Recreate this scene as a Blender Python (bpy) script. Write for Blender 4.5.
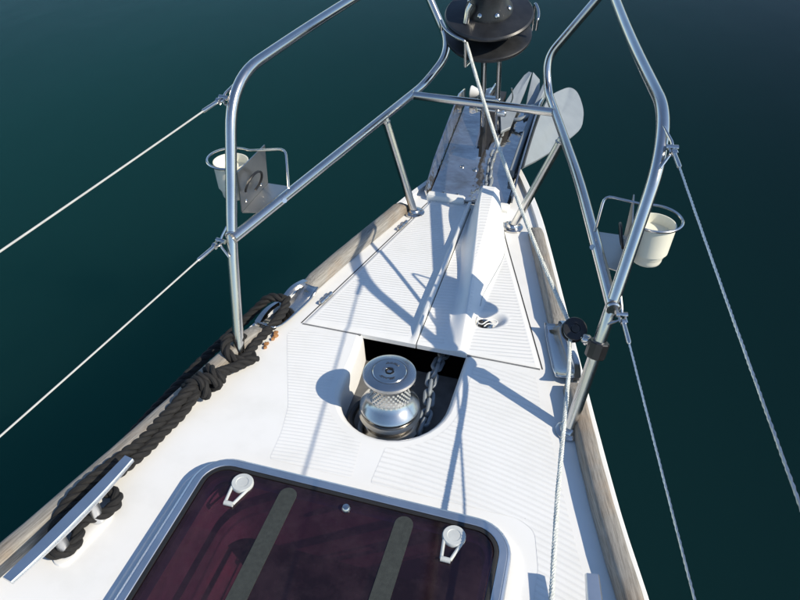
import bpy, bmesh, math, random
from mathutils import Vector, Matrix
random.seed(7)
rad = math.radians
for o in list(bpy.data.objects): bpy.data.objects.remove(o, do_unlink=True)
scene = bpy.context.scene
COL = scene.collection

# ------------------------------------------------------------------ camera
CAM_POS = (0.30, 0.0, 1.10)
PITCH, YAW, ROLL = rad(38.04), rad(15.85), rad(0.25)
def cam_axes(p, y, r):
    right = Vector((math.cos(y), math.sin(y), 0)); f0 = Vector((-math.sin(y), math.cos(y), 0)); up = Vector((0, 0, 1))
    fwd = f0*math.cos(p) - up*math.sin(p); u2 = up*math.cos(p) + f0*math.sin(p)
    return right*math.cos(r) + u2*math.sin(r), u2*math.cos(r) - right*math.sin(r), fwd
cr, cu, cf = cam_axes(PITCH, YAW, ROLL)
cd = bpy.data.cameras.new('camera'); cam = bpy.data.objects.new('camera', cd); COL.objects.link(cam)
cd.sensor_fit = 'HORIZONTAL'; cd.sensor_width = 36.0; cd.lens = 31.5
cd.clip_start = 0.02; cd.clip_end = 6000
cam.matrix_world = Matrix(((cr.x, cu.x, -cf.x, CAM_POS[0]), (cr.y, cu.y, -cf.y, CAM_POS[1]), (cr.z, cu.z, -cf.z, CAM_POS[2]), (0, 0, 0, 1)))
scene.camera = cam

# ------------------------------------------------------------------ sky, sun, exposure
SUN = Vector((1.26, -0.26, 1.0)).normalized()          # towards the sun: high on the starboard side, a little abaft the beam
SUN_EL = math.asin(SUN.z); SUN_AZ = math.atan2(SUN.x, SUN.y)
world = bpy.data.worlds.new('World'); scene.world = world; world.use_nodes = True
wn = world.node_tree.nodes; wl = world.node_tree.links
bg = wn['Background']; sky = wn.new('ShaderNodeTexSky'); sky.sky_type = 'NISHITA'
sky.sun_disc = False; sky.sun_elevation = SUN_EL; sky.sun_rotation = SUN_AZ
sky.air_density = 1.0; sky.dust_density = 0.15; sky.ozone_density = 3.0
wl.new(sky.outputs[0], bg.inputs[0]); bg.inputs[1].default_value = 0.15
sd = bpy.data.lights.new('sun', 'SUN'); so = bpy.data.objects.new('sun', sd); COL.objects.link(so)
sd.energy = 4.8; sd.angle = rad(0.53); sd.color = (1.0, 0.905, 0.74)
so.location = SUN*30; so.rotation_euler = (-SUN).to_track_quat('-Z', 'Y').to_euler()
vs = scene.view_settings; vs.view_transform = 'Standard'; vs.look = 'None'; vs.gamma = 1.0; vs.exposure = 0.10
vs.use_curve_mapping = False
scene.render.engine = 'CYCLES'
scene.cycles.max_bounces = 10; scene.cycles.transparent_max_bounces = 12
scene.cycles.caustics_reflective = False; scene.cycles.caustics_refractive = False

# ------------------------------------------------------------------ materials
def new_mat(name):
    m = bpy.data.materials.new(name); m.use_nodes = True
    return m, m.node_tree.nodes, m.node_tree.links, m.node_tree.nodes['Principled BSDF']
def ramp(n, stops):
    r = n.new('ShaderNodeValToRGB'); e = r.color_ramp.elements
    e[0].position, e[0].color = stops[0][0], tuple(stops[0][1]) + (1,)
    e[1].position, e[1].color = stops[-1][0], tuple(stops[-1][1]) + (1,)
    for p, c in stops[1:-1]:
        q = e.new(p); q.color = tuple(c) + (1,)
    return r
def coords(n, l, scale=(1, 1, 1)):
    t = n.new('ShaderNodeTexCoord'); mp = n.new('ShaderNodeMapping'); mp.inputs['Scale'].default_value = scale
    l.new(t.outputs['Object'], mp.inputs['Vector']); return mp.outputs['Vector']
def noise(n, l, vec, scale, detail=4, rough=.55):
    t = n.new('ShaderNodeTexNoise'); t.inputs['Scale'].default_value = scale; t.inputs['Detail'].default_value = detail
    t.inputs['Roughness'].default_value = rough; l.new(vec, t.inputs['Vector']); return t.outputs['Fac']
def math_node(n, l, op, a, b=None, c=None):
    t = n.new('ShaderNodeMath'); t.operation = op
    for i, v in enumerate((a, b, c)):
        if v is None: continue
        if isinstance(v, (int, float)): t.inputs[i].default_value = v
        else: l.new(v, t.inputs[i])
    return t.outputs[0]
def bump(n, l, height, bsdf, strength=.3, dist=.002, normal=None):
    b = n.new('ShaderNodeBump'); b.inputs['Strength'].default_value = strength; b.inputs['Distance'].default_value = dist
    l.new(height, b.inputs['Height'])
    if normal: l.new(normal, b.inputs['Normal'])
    l.new(b.outputs[0], bsdf.inputs['Normal']); return b.outputs[0]
def solid(name, col, rough=.5, metal=0., var=.12, nscale=30., bmp=0., coat=0., stretch=(1, 1, 1), spec=None, rvar=.12):
    m, n, l, b = new_mat(name)
    v = coords(n, l, stretch); f = noise(n, l, v, nscale)
    lo = [c*(1-var) for c in col]; hi = [min(1, c*(1+var)) for c in col]
    r = ramp(n, ((.3, lo), (.7, hi))); l.new(f, r.inputs[0]); l.new(r.outputs[0], b.inputs['Base Color'])
    rr = math_node(n, l, 'MULTIPLY_ADD', f, rvar, rough - rvar*.5); l.new(rr, b.inputs['Roughness'])
    b.inputs['Metallic'].default_value = metal
    if coat: b.inputs['Coat Weight'].default_value = coat; b.inputs['Coat Roughness'].default_value = .08
    if spec is not None: b.inputs['Specular IOR Level'].default_value = spec
    if bmp:
        f2 = noise(n, l, v, nscale*6, 6, .65); bump(n, l, f2, b, bmp, .001)
    return m

def gelcoat(name, groove=None, period=.0125, valley_shade=.13, relief=.5):
    """white gelcoat; groove = (kind, a): moulded corrugation across the boat, bowed by a*x*x or skewed by a*x"""
    m, n, l, b = new_mat(name)
    t = n.new('ShaderNodeTexCoord'); vec = t.outputs['Object']
    f = noise(n, l, vec, 9, 6, .6); f2 = noise(n, l, vec, 70, 5, .7)
    r = ramp(n, ((.25, (.745, .745, .725)), (.5, (.80, .80, .785)), (.8, (.825, .825, .815)))); l.new(f, r.inputs[0])
    # sparse grime specks
    v = n.new('ShaderNodeTexVoronoi'); v.inputs['Scale'].default_value = 16; l.new(vec, v.inputs['Vector'])
    sp = math_node(n, l, 'LESS_THAN', v.outputs['Distance'], .035)
    gate = math_node(n, l, 'GREATER_THAN', f, .56); sp = math_node(n, l, 'MULTIPLY', sp, gate); sp = math_node(n, l, 'MULTIPLY', sp, .5)
    mx = n.new('ShaderNodeMix'); mx.data_type = 'RGBA'; l.new(sp, mx.inputs[0]); l.new(r.outputs[0], mx.inputs[6]); mx.inputs[7].default_value = (.25, .22, .18, 1)
    sc = n.new('ShaderNodeMapping'); sc.inputs['Scale'].default_value = (3, 60, 1); sc.inputs['Rotation'].default_value = (0, 0, .6); l.new(vec, sc.inputs['Vector'])
    sn = noise(n, l, sc.outputs[0], 1.6, 6, .7); sm_ = n.new('ShaderNodeMapRange'); l.new(sn, sm_.inputs[0]); sm_.inputs[1].default_value = .66; sm_.inputs[2].default_value = .78; sm_.inputs[4].default_value = .30
    m3 = n.new('ShaderNodeMix'); m3.data_type = 'RGBA'; l.new(sm_.outputs[0], m3.inputs[0]); l.new(mx.outputs[2], m3.inputs[6]); m3.inputs[7].default_value = (.50, .48, .44, 1); mx = m3
    rr = math_node(n, l, 'MULTIPLY_ADD', f2, .25, .22)
    l.new(rr, b.inputs['Roughness'])
    col = mx.outputs[2]
    if groove:
        s = n.new('ShaderNodeSeparateXYZ'); l.new(vec, s.inputs[0])
        x, y = s.outputs[0], s.outputs[1]
        if groove[0] == 'bow':
            k = math_node(n, l, 'MULTIPLY', math_node(n, l, 'MULTIPLY', x, x), groove[1])
        else:
            k = math_node(n, l, 'MULTIPLY', x, groove[1])
        ph = math_node(n, l, 'MULTIPLY', math_node(n, l, 'ADD', y, k), 2*math.pi/period)
        w = math_node(n, l, 'SINE', ph)
        w = math_node(n, l, 'SMOOTH_MIN', w, .2, .5)           # flat ridges with narrow valleys
        at = n.new('ShaderNodeAttribute'); at.attribute_name = 'plain'
        inv = math_node(n, l, 'SUBTRACT', 1.0, at.outputs['Fac'])
        w = math_node(n, l, 'MULTIPLY', w, inv)
        bump(n, l, w, b, relief, .0016)
        # shade painted into the valleys to strengthen the groove lines
        dv = n.new('ShaderNodeMapRange'); l.new(w, dv.inputs[0]); dv.inputs[1].default_value = -1.; dv.inputs[2].default_value = -.35
        dv.inputs[3].default_value = valley_shade; dv.inputs[4].default_value = 0.
        dm = math_node(n, l, 'MULTIPLY', dv.outputs[0], math_node(n, l, 'MULTIPLY_ADD', f, .9, .45))
        m2 = n.new('ShaderNodeMix'); m2.data_type = 'RGBA'; l.new(dm, m2.inputs[0]); l.new(col, m2.inputs[6]); m2.inputs[7].default_value = (.34, .33, .31, 1)
        col = m2.outputs[2]
    else:
        bump(n, l, f2, b, .05, .0006)
    l.new(col, b.inputs['Base Color'])
    return m
GEL = gelcoat('gelcoat')
GEL_DECK = gelcoat('gelcoat_nonskid_deck', ('bow', .42))
GEL_DECKP = gelcoat('gelcoat_nonskid_deck_port', ('bow', .33), .0092, .06, .3)
GEL_LIDP = gelcoat('gelcoat_nonskid_lid_port', ('skew', -.085), .0098, .11, .5)
GEL_LIDS = gelcoat('gelcoat_nonskid_lid_starboard', ('skew', -.15))

def metal(name, col, rough, bmp=.06, nscale=60, stretch=(1, 1, 1), smear=.14):
    m, n, l, b = new_mat(name)
    v = coords(n, l, stretch); f = noise(n, l, v, nscale, 5, .6); g = noise(n, l, v, nscale*.18, 4, .6)
    b.inputs['Metallic'].default_value = 1.
    r = ramp(n, ((.3, [c*.86 for c in col]), (.72, col))); l.new(g, r.inputs[0]); l.new(r.outputs[0], b.inputs['Base Color'])
    rr = math_node(n, l, 'MULTIPLY_ADD', g, smear, rough - smear*.4); l.new(rr, b.inputs['Roughness'])
    bump(n, l, f, b, bmp, .0006)
    return m
STEEL = metal('polished_stainless_tube', (.66, .645, .62), .20, .05)
CHROME = metal('chrome', (.68, .66, .63), .13, .03)
SATIN = metal('satin_steel', (.66, .64, .61), .21, .05, 50, (1, 1, 1), .12)
def tray_mat():
    m, n, l, b = new_mat('worn_stainless_sheet'); v = coords(n, l)
    g = noise(n, l, v, 5, 4, .6); f = noise(n, l, v, 11, 3, .5); s_ = noise(n, l, v, 60, 4, .6)
    r = ramp(n, ((.36, (.42, .37, .32)), (.50, (.62, .60, .58)), (.66, (.74, .73, .72)))); l.new(g, r.inputs[0]); l.new(r.outputs[0], b.inputs['Base Color'])  # brown to pale patches put reflections, with some staining, into the colour
    b.inputs['Metallic'].default_value = .93
    l.new(math_node(n, l, 'MULTIPLY_ADD', s_, .16, .03), b.inputs['Roughness'])
    bump(n, l, f, b, .45, .02); return m
TRAY = tray_mat()
ALU = metal('brushed_aluminium', (.80, .81, .82), .36, .04, 80, (1, 1, 1), .06)
GALV = solid('galvanised_steel', (.27, .30, .32), .5, .15, .06, 22, .25)
DARKSTEEL = solid('dark_steel', (.035, .033, .032), .45, .3, .3, 40, .3)
BLACKP = solid('black_plastic', (.012, .012, .013), .32, 0, .2, 40, .1)
BLACKDISC = solid('black_anodised_drum', (.018, .019, .021), .36, 0, .35, 26, .15)
RUBBER = solid('black_rubber', (.014, .014, .014), .6, 0, .2, 50, .2)
NYLON = solid('white_nylon', (.78, .78, .75), .4, 0, .04, 20)
CREAM = solid('cream_plastic', (.80, .78, .66), .45, 0, .05, 14, .05)
GREYP = solid('light_grey_plastic', (.52, .54, .53), .45, 0, .08, 40, .1)
BRACKET = metal('weathered_steel_plate', (.56, .54, .50), .34, .2, 45)
TREAD = solid('grey_grit_tread', (.030, .035, .032), .75, 0, .22, 130, .5)
ROPEBLK = solid('black_mooring_rope', (.0085, .0080, .0078), .82, 0, .45, 90, .5, rvar=.05)
ROPEWHT = solid('white_cordage', (.62, .64, .60), .75, 0, .2, 220, .5)
WIRE = metal('stainless_wire', (.66, .66, .65), .32, .05)
WIREWHT = solid('white_coated_wire', (.46, .46, .44), .45, 0, .08, 50)
ORANGE = solid('orange_chafe_scraps', (.34, .16, .06), .85, 0, .4, 60, .4)
MAROON = solid('dark_luff_foil', (.045, .022, .022), .4, 0, .3, 20, .1)
WELLGREY = solid('grey_well_floor', (.10, .10, .10), .6, 0, .3, 30, .1)  # floor colour darkened to cut the light bounced inside the well
LIDSHADE = solid('grey_lid_shadow', (.16, .165, .17), .6, 0, .2, 60)  # grey for the painted shadow line along the aft lid edges
LOCKER = solid('dark_locker_inside', (.05, .05, .05), .8, 0, .2, 12)
CABIN = solid('cabin_lining', (.42, .36, .34), .7, 0, .5, 7)
TRUNK = solid('hatch_trunk_lining', (.40, .38, .37), .6, 0, .35, 9)

def teak(ang):
    m, n, l, b = new_mat('weathered_teak')
    t = n.new('ShaderNodeTexCoord')
    mp = n.new('ShaderNodeMapping'); mp.inputs['Scale'].default_value = (1, .05, 1)
    rt_ = n.new('ShaderNodeMapping'); rt_.inputs['Rotation'].default_value = (0, 0, rad(ang)); l.new(t.outputs['Object'], rt_.inputs['Vector']); l.new(rt_.outputs[0], mp.inputs['Vector'])
    f = noise(n, l, mp.outputs[0], 330, 9, .74)
    g = noise(n, l, t.outputs['Object'], 7, 5, .6)
    r = ramp(n, ((.30, (.10, .088, .074)), (.46, (.23, .21, .185)), (.60, (.33, .305, .275)), (.8, (.42, .40, .365)))); l.new(f, r.inputs[0])
    w = ramp(n, ((.50, (.97, 1, 1)), (.72, (1.0, .80, .60)))); l.new(g, w.inputs[0])
    mx = n.new('ShaderNodeMix'); mx.data_type = 'RGBA'; mx.blend_type = 'MULTIPLY'; mx.inputs[0].default_value = .8
    l.new(r.outputs[0], mx.inputs[6]); l.new(w.outputs[0], mx.inputs[7]); l.new(mx.outputs[2], b.inputs['Base Color'])
    b.inputs['Roughness'].default_value = .72
    bump(n, l, f, b, .6, .0012); return m
TEAK = {-1: teak(14.5), 1: teak(-14.5)}

def water_mat():
    m, n, l, b = new_mat('sea_water')
    t = n.new('ShaderNodeTexCoord')
    sx_ = n.new('ShaderNodeSeparateXYZ'); l.new(t.outputs['Object'], sx_.inputs[0])
    mr_ = n.new('ShaderNodeMapRange'); l.new(sx_.outputs[0], mr_.inputs[0]); mr_.inputs[1].default_value = 3.5; mr_.inputs[2].default_value = -4.0
    g = mr_.outputs[0]                                     # painted lighter to port, standing in for light scattered in the water
    r = ramp(n, ((.0, (.0022, .0066, .0098)), (1., (.0056, .0365, .0375)))); l.new(g, r.inputs[0])
    l.new(r.outputs[0], b.inputs['Base Color'])
    b.inputs['Roughness'].default_value = .04; b.inputs['IOR'].default_value = 1.333; b.inputs['Specular IOR Level'].default_value = .02
    b.subsurface_method = 'BURLEY'
    b.inputs['Subsurface Weight'].default_value = 1.0; b.inputs['Subsurface Radius'].default_value = (.5, 1.0, 1.0); b.inputs['Subsurface Scale'].default_value = 6.0
    mp = n.new('ShaderNodeMapping'); mp.inputs['Scale'].default_value = (1, .45, 1); mp.inputs['Rotation'].default_value = (0, 0, rad(25)); l.new(t.outputs['Object'], mp.inputs['Vector'])
    f = noise(n, l, mp.outputs[0], 1.3, 3, .45); f2 = noise(n, l, mp.outputs[0], 6, 2, .4)
    h = math_node(n, l, 'MULTIPLY_ADD', f2, .12, f)
    bump(n, l, h, b, .09, .08)
    return m
WATER = water_mat()

def acrylic():
    m = bpy.data.materials.new('smoked_purple_acrylic'); m.use_nodes = True; n = m.node_tree.nodes; l = m.node_tree.links
    n.remove(n['Principled BSDF']); out = n['Material Output']
    tr = n.new('ShaderNodeBsdfTransparent'); tr.inputs[0].default_value = (.64, .455, .56, 1)
    gl = n.new('ShaderNodeBsdfGlossy'); gl.inputs['Roughness'].default_value = .07; gl.inputs[0].default_value = (1, 1, 1, 1)
    df = n.new('ShaderNodeBsdfDiffuse'); df.inputs[0].default_value = (.060, .036, .044, 1)
    fr = n.new('ShaderNodeFresnel'); fr.inputs[0].default_value = 1.49
    t = n.new('ShaderNodeTexCoord')
    f = noise(n, l, t.outputs['Object'], 13, 8, .72); s = noise(n, l, t.outputs['Object'], 95, 4, .6)
    dust = n.new('ShaderNodeMapRange'); l.new(f, dust.inputs[0]); dust.inputs[1].default_value = .42; dust.inputs[2].default_value = .75; dust.inputs[3].default_value = .10; dust.inputs[4].default_value = .46
    sp = n.new('ShaderNodeMapRange'); l.new(s, sp.inputs[0]); sp.inputs[1].default_value = .62; sp.inputs[2].default_value = .75; sp.inputs[4].default_value = .30
    ad = math_node(n, l, 'ADD', dust.outputs[0], math_node(n, l, 'MULTIPLY', sp.outputs[0], f))
    a = n.new('ShaderNodeMixShader'); l.new(ad, a.inputs[0]); l.new(tr.outputs[0], a.inputs[1]); l.new(df.outputs[0], a.inputs[2])
    c = n.new('ShaderNodeMixShader'); ge = n.new('ShaderNodeNewGeometry'); l.new(math_node(n, l, 'MULTIPLY', fr.outputs[0], math_node(n, l, 'SUBTRACT', 1., ge.outputs['Backfacing'])), c.inputs[0]); l.new(a.outputs[0], c.inputs[1]); l.new(gl.outputs[0], c.inputs[2])
    l.new(c.outputs[0], out.inputs[0]); return m
ACRYLIC = acrylic()

# ------------------------------------------------------------------ mesh helpers
def V(*a): return Vector(a)
class MB:
    def __init__(s): s.v = []; s.f = []
    def add(s, vs_, fs):
        k = len(s.v); s.v += [tuple(p) for p in vs_]; s.f += [tuple(i+k for i in f) for f in fs]; return s
    def rings(s, rings, closed=True, cap0=True, cap1=True):
        k = len(rings[0]); vs_ = [p for r in rings for p in r]; fs = []
        for i in range(len(rings)-1):
            for j in range(k if closed else k-1):
                a = i*k+j; b = i*k+(j+1) % k; fs.append((a, b, b+k, a+k))
        if cap0 and closed: fs.append(tuple(range(k))[::-1])
        if cap1 and closed: fs.append(tuple(range((len(rings)-1)*k, len(rings)*k)))
        return s.add(vs_, fs)
    def tube(s, path, r, seg=12, cap=True, closed=False):
        P = [Vector(p) for p in path]; n = len(P)
        rr = r if isinstance(r, (list, tuple)) else [r]*n
        def tan(i):
            if closed: return (P[(i+1) % n]-P[i-1]).normalized()
            return (P[min(i+1, n-1)]-P[max(i-1, 0)]).normalized()
        t = tan(0); u = t.orthogonal().normalized(); out = []
        for i in range(n):
            t = tan(i); u = (u - t*u.dot(t)).normalized(); w = t.cross(u)
            out.append([P[i]+(u*math.cos(a)+w*math.sin(a))*rr[i] for a in [2*math.pi*j/seg for j in range(seg)]])
        if closed:
            out.append(out[0]); return s.rings(out, True, False, False)
        return s.rings(out, True, cap, cap)
    def box(s, c, size, R=None, bev=0.):
        hx, hy, hz = [q/2 for q in size]; b = min(bev, hx*.9, hy*.9, hz*.9); c = Vector(c)
        def ring(ix, iy, z):
            return [V(sx*(hx-ix), sy*(hy-iy), z) for sx, sy in ((1, 1), (-1, 1), (-1, -1), (1, -1))]
        if b > 0:
            def oct_(k, z):
                pts = []
                for sx, sy in ((1, 1), (-1, 1), (-1, -1), (1, -1)):
                    p1 = V(sx*(hx-k), sy*(hy-b-k), z); p2 = V(sx*(hx-b-k), sy*(hy-k), z)
                    pts += [p1, p2] if sx*sy > 0 else [p2, p1]
                return pts
            rs = [oct_(b*.7, -hz), oct_(0, -hz+b), oct_(0, hz-b), oct_(b*.7, hz)]
        else: rs = [ring(0, 0, -hz), ring(0, 0, hz)]
        if R is not None: rs = [[R @ p for p in r] for r in rs]
        return s.rings([[p+c for p in r] for r in rs])
    def lathe(s, prof, c=(0, 0, 0), axis=(0, 0, 1), seg=32, cap=True, sx=1., sy=1.):
        q = Vector((0, 0, 1)).rotation_difference(Vector(axis).normalized()); c = Vector(c)
        rs = [[c + q @ V(r*sx*math.cos(2*math.pi*j/seg), r*sy*math.sin(2*math.pi*j/seg), z) for j in range(seg)] for r, z in prof]
        return s.rings(rs, True, cap, cap)
    def prism(s, pts, d):
        """closed outline (3-d points, planar) given thickness by vector d"""
        P = [Vector(p) for p in pts]; d = Vector(d); return s.rings([P, [p+d for p in P]])
    def build(s, name, m, parent=None, smooth=True, ang=38):
        me = bpy.data.meshes.new(name); me.from_pydata(s.v, [], s.f); me.validate()
        bm = bmesh.new(); bm.from_mesh(me); bmesh.ops.recalc_face_normals(bm, faces=bm.faces); bm.to_mesh(me); bm.free()
        return link(name, me, m, parent, smooth, ang)
def link(name, me, m, parent=None, smooth=True, ang=38):
    if m: me.materials.append(m)
    if smooth:
        for p in me.polygons: p.use_smooth = True
        me.set_sharp_from_angle(angle=rad(ang))
    o = bpy.data.objects.new(name, me); COL.objects.link(o)
    if parent:
        o.parent = parent; o.matrix_parent_inverse = Matrix.Translation(parent.location).inverted()
    return o
def tag(o, label, cat=None, group=None, kind=None):
    if label: o['label'] = label
    if cat: o['category'] = cat
    if group: o['group'] = group
    if kind: o['kind'] = kind
    return o
def thing(name, label, cat, loc=(0, 0, 0), group=None):
    o = bpy.data.objects.new(name, None); COL.objects.link(o); o.location = loc; o.empty_display_size = .05
    return tag(o, label, cat, group)
def interp(tab, y):
    if y <= tab[0][0]: return tab[0][1]
    for (a, b), (c, d) in zip(tab, tab[1:]):
        if y <= c: return b+(d-b)*(y-a)/(c-a)
    return tab[-1][1]
def catmull(tab, y):
    for i in range(len(tab)-1):
        if tab[i][0] <= y <= tab[i+1][0]:
            p1, p2 = tab[i], tab[i+1]; p0 = tab[max(i-1, 0)]; p3 = tab[min(i+2, len(tab)-1)]
            h = p2[0]-p1[0]; t = (y-p1[0])/h
            m1 = (p2[1]-p0[1])/max(1e-6, p2[0]-p0[0])*h; m2 = (p3[1]-p1[1])/max(1e-6, p3[0]-p1[0])*h
            return (2*t**3-3*t*t+1)*p1[1]+(t**3-2*t*t+t)*m1+(-2*t**3+3*t*t)*p2[1]+(t**3-t*t)*m2
    return interp(tab, y)
def fillet(pts, r, n=8):
    P = [Vector(p) for p in pts]; out = [P[0]]
    for i in range(1, len(P)-1):
        ri = r[i] if isinstance(r, dict) and i in r else (r if not isinstance(r, dict) else .05)
        a = (P[i-1]-P[i]); b = (P[i+1]-P[i]); d = min(ri, a.length*.48, b.length*.48)
        p0 = P[i]+a.normalized()*d; p2 = P[i]+b.normalized()*d
        for k in range(n+1):
            t = k/n; out.append(p0*(1-t)**2+P[i]*2*t*(1-t)+p2*t*t)
    out.append(P[-1]); return out
def spline(pts, n=10):
    P = [Vector(p) for p in pts]; out = []
    for i in range(len(P)-1):
        p0 = P[max(i-1, 0)]; p1 = P[i]; p2 = P[i+1]; p3 = P[min(i+2, len(P)-1)]
        for k in range(n):
            t = k/n
            out.append(.5*((2*p1)+(p2-p0)*t+(2*p0-5*p1+4*p2-p3)*t*t+(3*p1-p0-3*p2+p3)*t**3))
    out.append(P[-1]); return out
def resample(P, step):
    d = [0.]
    for a, b in zip(P, P[1:]): d.append(d[-1]+(b-a).length)
    L = d[-1]; n = max(2, int(L/step)); out = []; j = 0
    for i in range(n+1):
        s_ = L*i/n
        while j < len(d)-2 and d[j+1] < s_: j += 1
        t = (s_-d[j])/max(1e-9, d[j+1]-d[j]); out.append(P[j].lerp(P[j+1], min(1, t)))
    return out
def rope_strands(path, R, pitch, strands=3, step=.004, seg=7, phase=0.):
    P = resample(spline(path, 12), step); res = [[] for _ in range(strands)]; n = len(P)
    t = (P[1]-P[0]).normalized(); u = t.orthogonal().normalized(); s_ = 0.
    for i in range(n):
        t = (P[min(i+1, n-1)]-P[max(i-1, 0)]).normalized(); u = (u-t*u.dot(t)).normalized(); w = t.cross(u)
        if i: s_ += (P[i]-P[i-1]).length
        for k in range(strands):
            a = phase+2*math.pi*(s_/pitch+k/strands); res[k].append(P[i]+(u*math.cos(a)+w*math.sin(a))*R*.50)
    return res
def rrect(x0, x1, y0, y1, r, n=8):
    pts = []
    for cx, cy, a0 in ((x1-r, y1-r, 0), (x0+r, y1-r, 90), (x0+r, y0+r, 180), (x1-r, y0+r, 270)):
        for k in range(n+1):
            a = rad(a0+90*k/n); pts.append((cx+r*math.cos(a), cy+r*math.sin(a)))
    return pts
def fill_loops(loops, name):
    bm = bmesh.new(); es = []
    for L in loops:
        vs_ = [bm.verts.new(p) for p in L]
        for i in range(len(vs_)): es.append(bm.edges.new((vs_[i], vs_[(i+1) % len(vs_)])))
    bmesh.ops.triangle_fill(bm, edges=es, use_beauty=True, use_dissolve=False, normal=(0, 0, 1))
    for f in bm.faces:
        if f.normal.z < 0: f.normal_flip()
    me = bpy.data.meshes.new(name); bm.to_mesh(me); bm.free(); return me

# ------------------------------------------------------------------ water
bmw = MB(); Wd = 2500
bmw.box((0, 0, -1.15-30), (2*Wd, 2*Wd, 60))
water = bmw.build('water', WATER, smooth=False); tag(water, 'calm dark green-blue sea water around the bow', None, None, 'structure')

# ------------------------------------------------------------------ the boat: hull and deck
HB_P = [(-2.2, 1.17), (-1.2, .985), (-.4, .79), (.1, .66), (.463, .558), (.69, .499), (.85, .461), (1.036, .418), (1.279, .358), (1.464, .312), (1.64, .262), (1.785, .222), (1.9, .188), (2.1, .118), (2.30, .03)]
HB_S = [(-2.2, 1.19), (-1.2, 1.00), (-.4, .81), (.1, .685), (.463, .588), (.675, .527), (.855, .470), (1.279, .357), (1.761, .231), (1.9, .19), (2.1, .118), (2.30, .03)]
hbp = lambda y: -catmull(HB_P, y)
hbs = lambda y: catmull(HB_S, y)
YS = [-2.2+i*(4.5/90) for i in range(91)]
boat = thing('sailboat', 'white fibreglass sailing yacht foredeck with ribbed non-skid and teak toe rails', 'sailboat', (0, 0, 0))

# deck sheet with the opening for anchor locker + windlass well, and for the hatch
outer = [(hbp(y), y, 0) for y in YS] + [(hbs(y), y, 0) for y in reversed(YS)]
WC = (-.003, 1.033); WR = .118
well_arc = [(WC[0]+WR*math.cos(rad(a)), WC[1]+WR*1.06*math.sin(rad(a))) for a in range(180, 361, 10)]
U = [(-.121-.012, 1.203), (-.124, 1.12)] + well_arc + [(.117, 1.12), (.119, 1.203)]      # aft well, open forward to the locker
locker_out = [(.279, 1.206), (.075, 1.838), (-.004, 1.85), (-.130, 1.83), (-.273, 1.206)]
def off(pts, d, c=(0, 1.07)):
    out = []
    for i, p in enumerate(pts):
        a = Vector(pts[max(i-1, 0)]); b = Vector(pts[min(i+1, len(pts)-1)]); t = (b-a).normalized(); nrm = Vector((t.y, -t.x))
        out.append((p[0]+nrm.x*d, p[1]+nrm.y*d))
    return out
U_out = off(U, .014); U_mid = off(U, .005)
U_out[0] = (U_out[0][0], 1.203); U_out[-1] = (U_out[-1][0], 1.203); U_mid[0] = (U_mid[0][0], 1.203); U_mid[-1] = (U_mid[-1][0], 1.203)
hole1 = [(x, y, 0) for x, y in U_out] + [(x, y, 0) for x, y in locker_out]
HX, HY0, HY1, HR = .303, .15, .757, .07
trunk = rrect(-HX+.045, HX-.045, HY0+.045, HY1-.045, .05)
hole2 = [(x, y, 0) for x, y in trunk]
deck = link('deck', fill_loops([outer, hole1, hole2], 'deck'), GEL, boat)
# rounded lip and wall of the windlass well, floor, locker
well = MB()
well.rings([[V(x, y, z) for x, y in pts] for pts, z in ((U_out, 0), (off(U, .0095), -.0012), (U_mid, -.005), (off(U, .0012), -.011), (U, -.018), (off(U, -.004), -.088))], closed=False)
well.build('windlass_well', GEL, boat)
fl = MB(); fl.add([(x, y, -.088) for x, y in off(U, -.004)], [tuple(range(len(U)))]); fl.build('well_floor', WELLGREY, boat, False)
lk = MB(); LO = [(.119, 1.203)] + locker_out + [(-.133, 1.203)]
lk.rings([[V(x, y, -.001) for x, y in LO], [V(x, y, -.38) for x, y in LO]], closed=False)
lk.add([(x, y, -.38) for x, y in LO], [tuple(range(len(LO)))])
lk.add([(-.129, 1.203, -.088), (.115, 1.203, -.088), (.115, 1.203, -.38), (-.129, 1.203, -.38)], [(0, 1, 2, 3)])
lk.build('anchor_locker', LOCKER, boat, False)

# hull sides
def hull_ring(y):
    out = []
    for z, k, dy in ((-1.6, .30, .42), (-1.0, .62, .26), (-.5, .83, .12), (-.15, .96, .03), (-.02, 1.0, 0), (-.002, .995, 0)):
        yy = y-dy*max(0, (y+.2))/2.5
        out.append((k, yy, z))
    L = [V(hbp(y)*k-.006*(k > .9), yy, z) for k, yy, z in out]; Rr = [V(hbs(y)*k+.006*(k > .9), yy, z) for k, yy, z in reversed(out)]
    return L[::-1] + Rr[::-1]
hl = MB(); hl.rings([hull_ring(y) for y in YS], closed=False)
e = hull_ring(YS[-1]); hl.add(e, [tuple(range(len(e)))])
hl.build('hull', GEL, boat)
# hull-to-deck flange, a narrow white edge outboard of the rails
for side, hb in ((-1, hbp), (1, hbs)):
    f = MB(); rs = []
    for y in YS:
        x = hb(y)
        rs.append([V(x+side*dx, y, z) for dx, z in ((.008, -.03), (.009, .006), (.004, .012), (-.012, .012), (-.014, -.002))])
    f.rings(rs, closed=False).build('gunwale_edge', GEL, boat)

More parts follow.
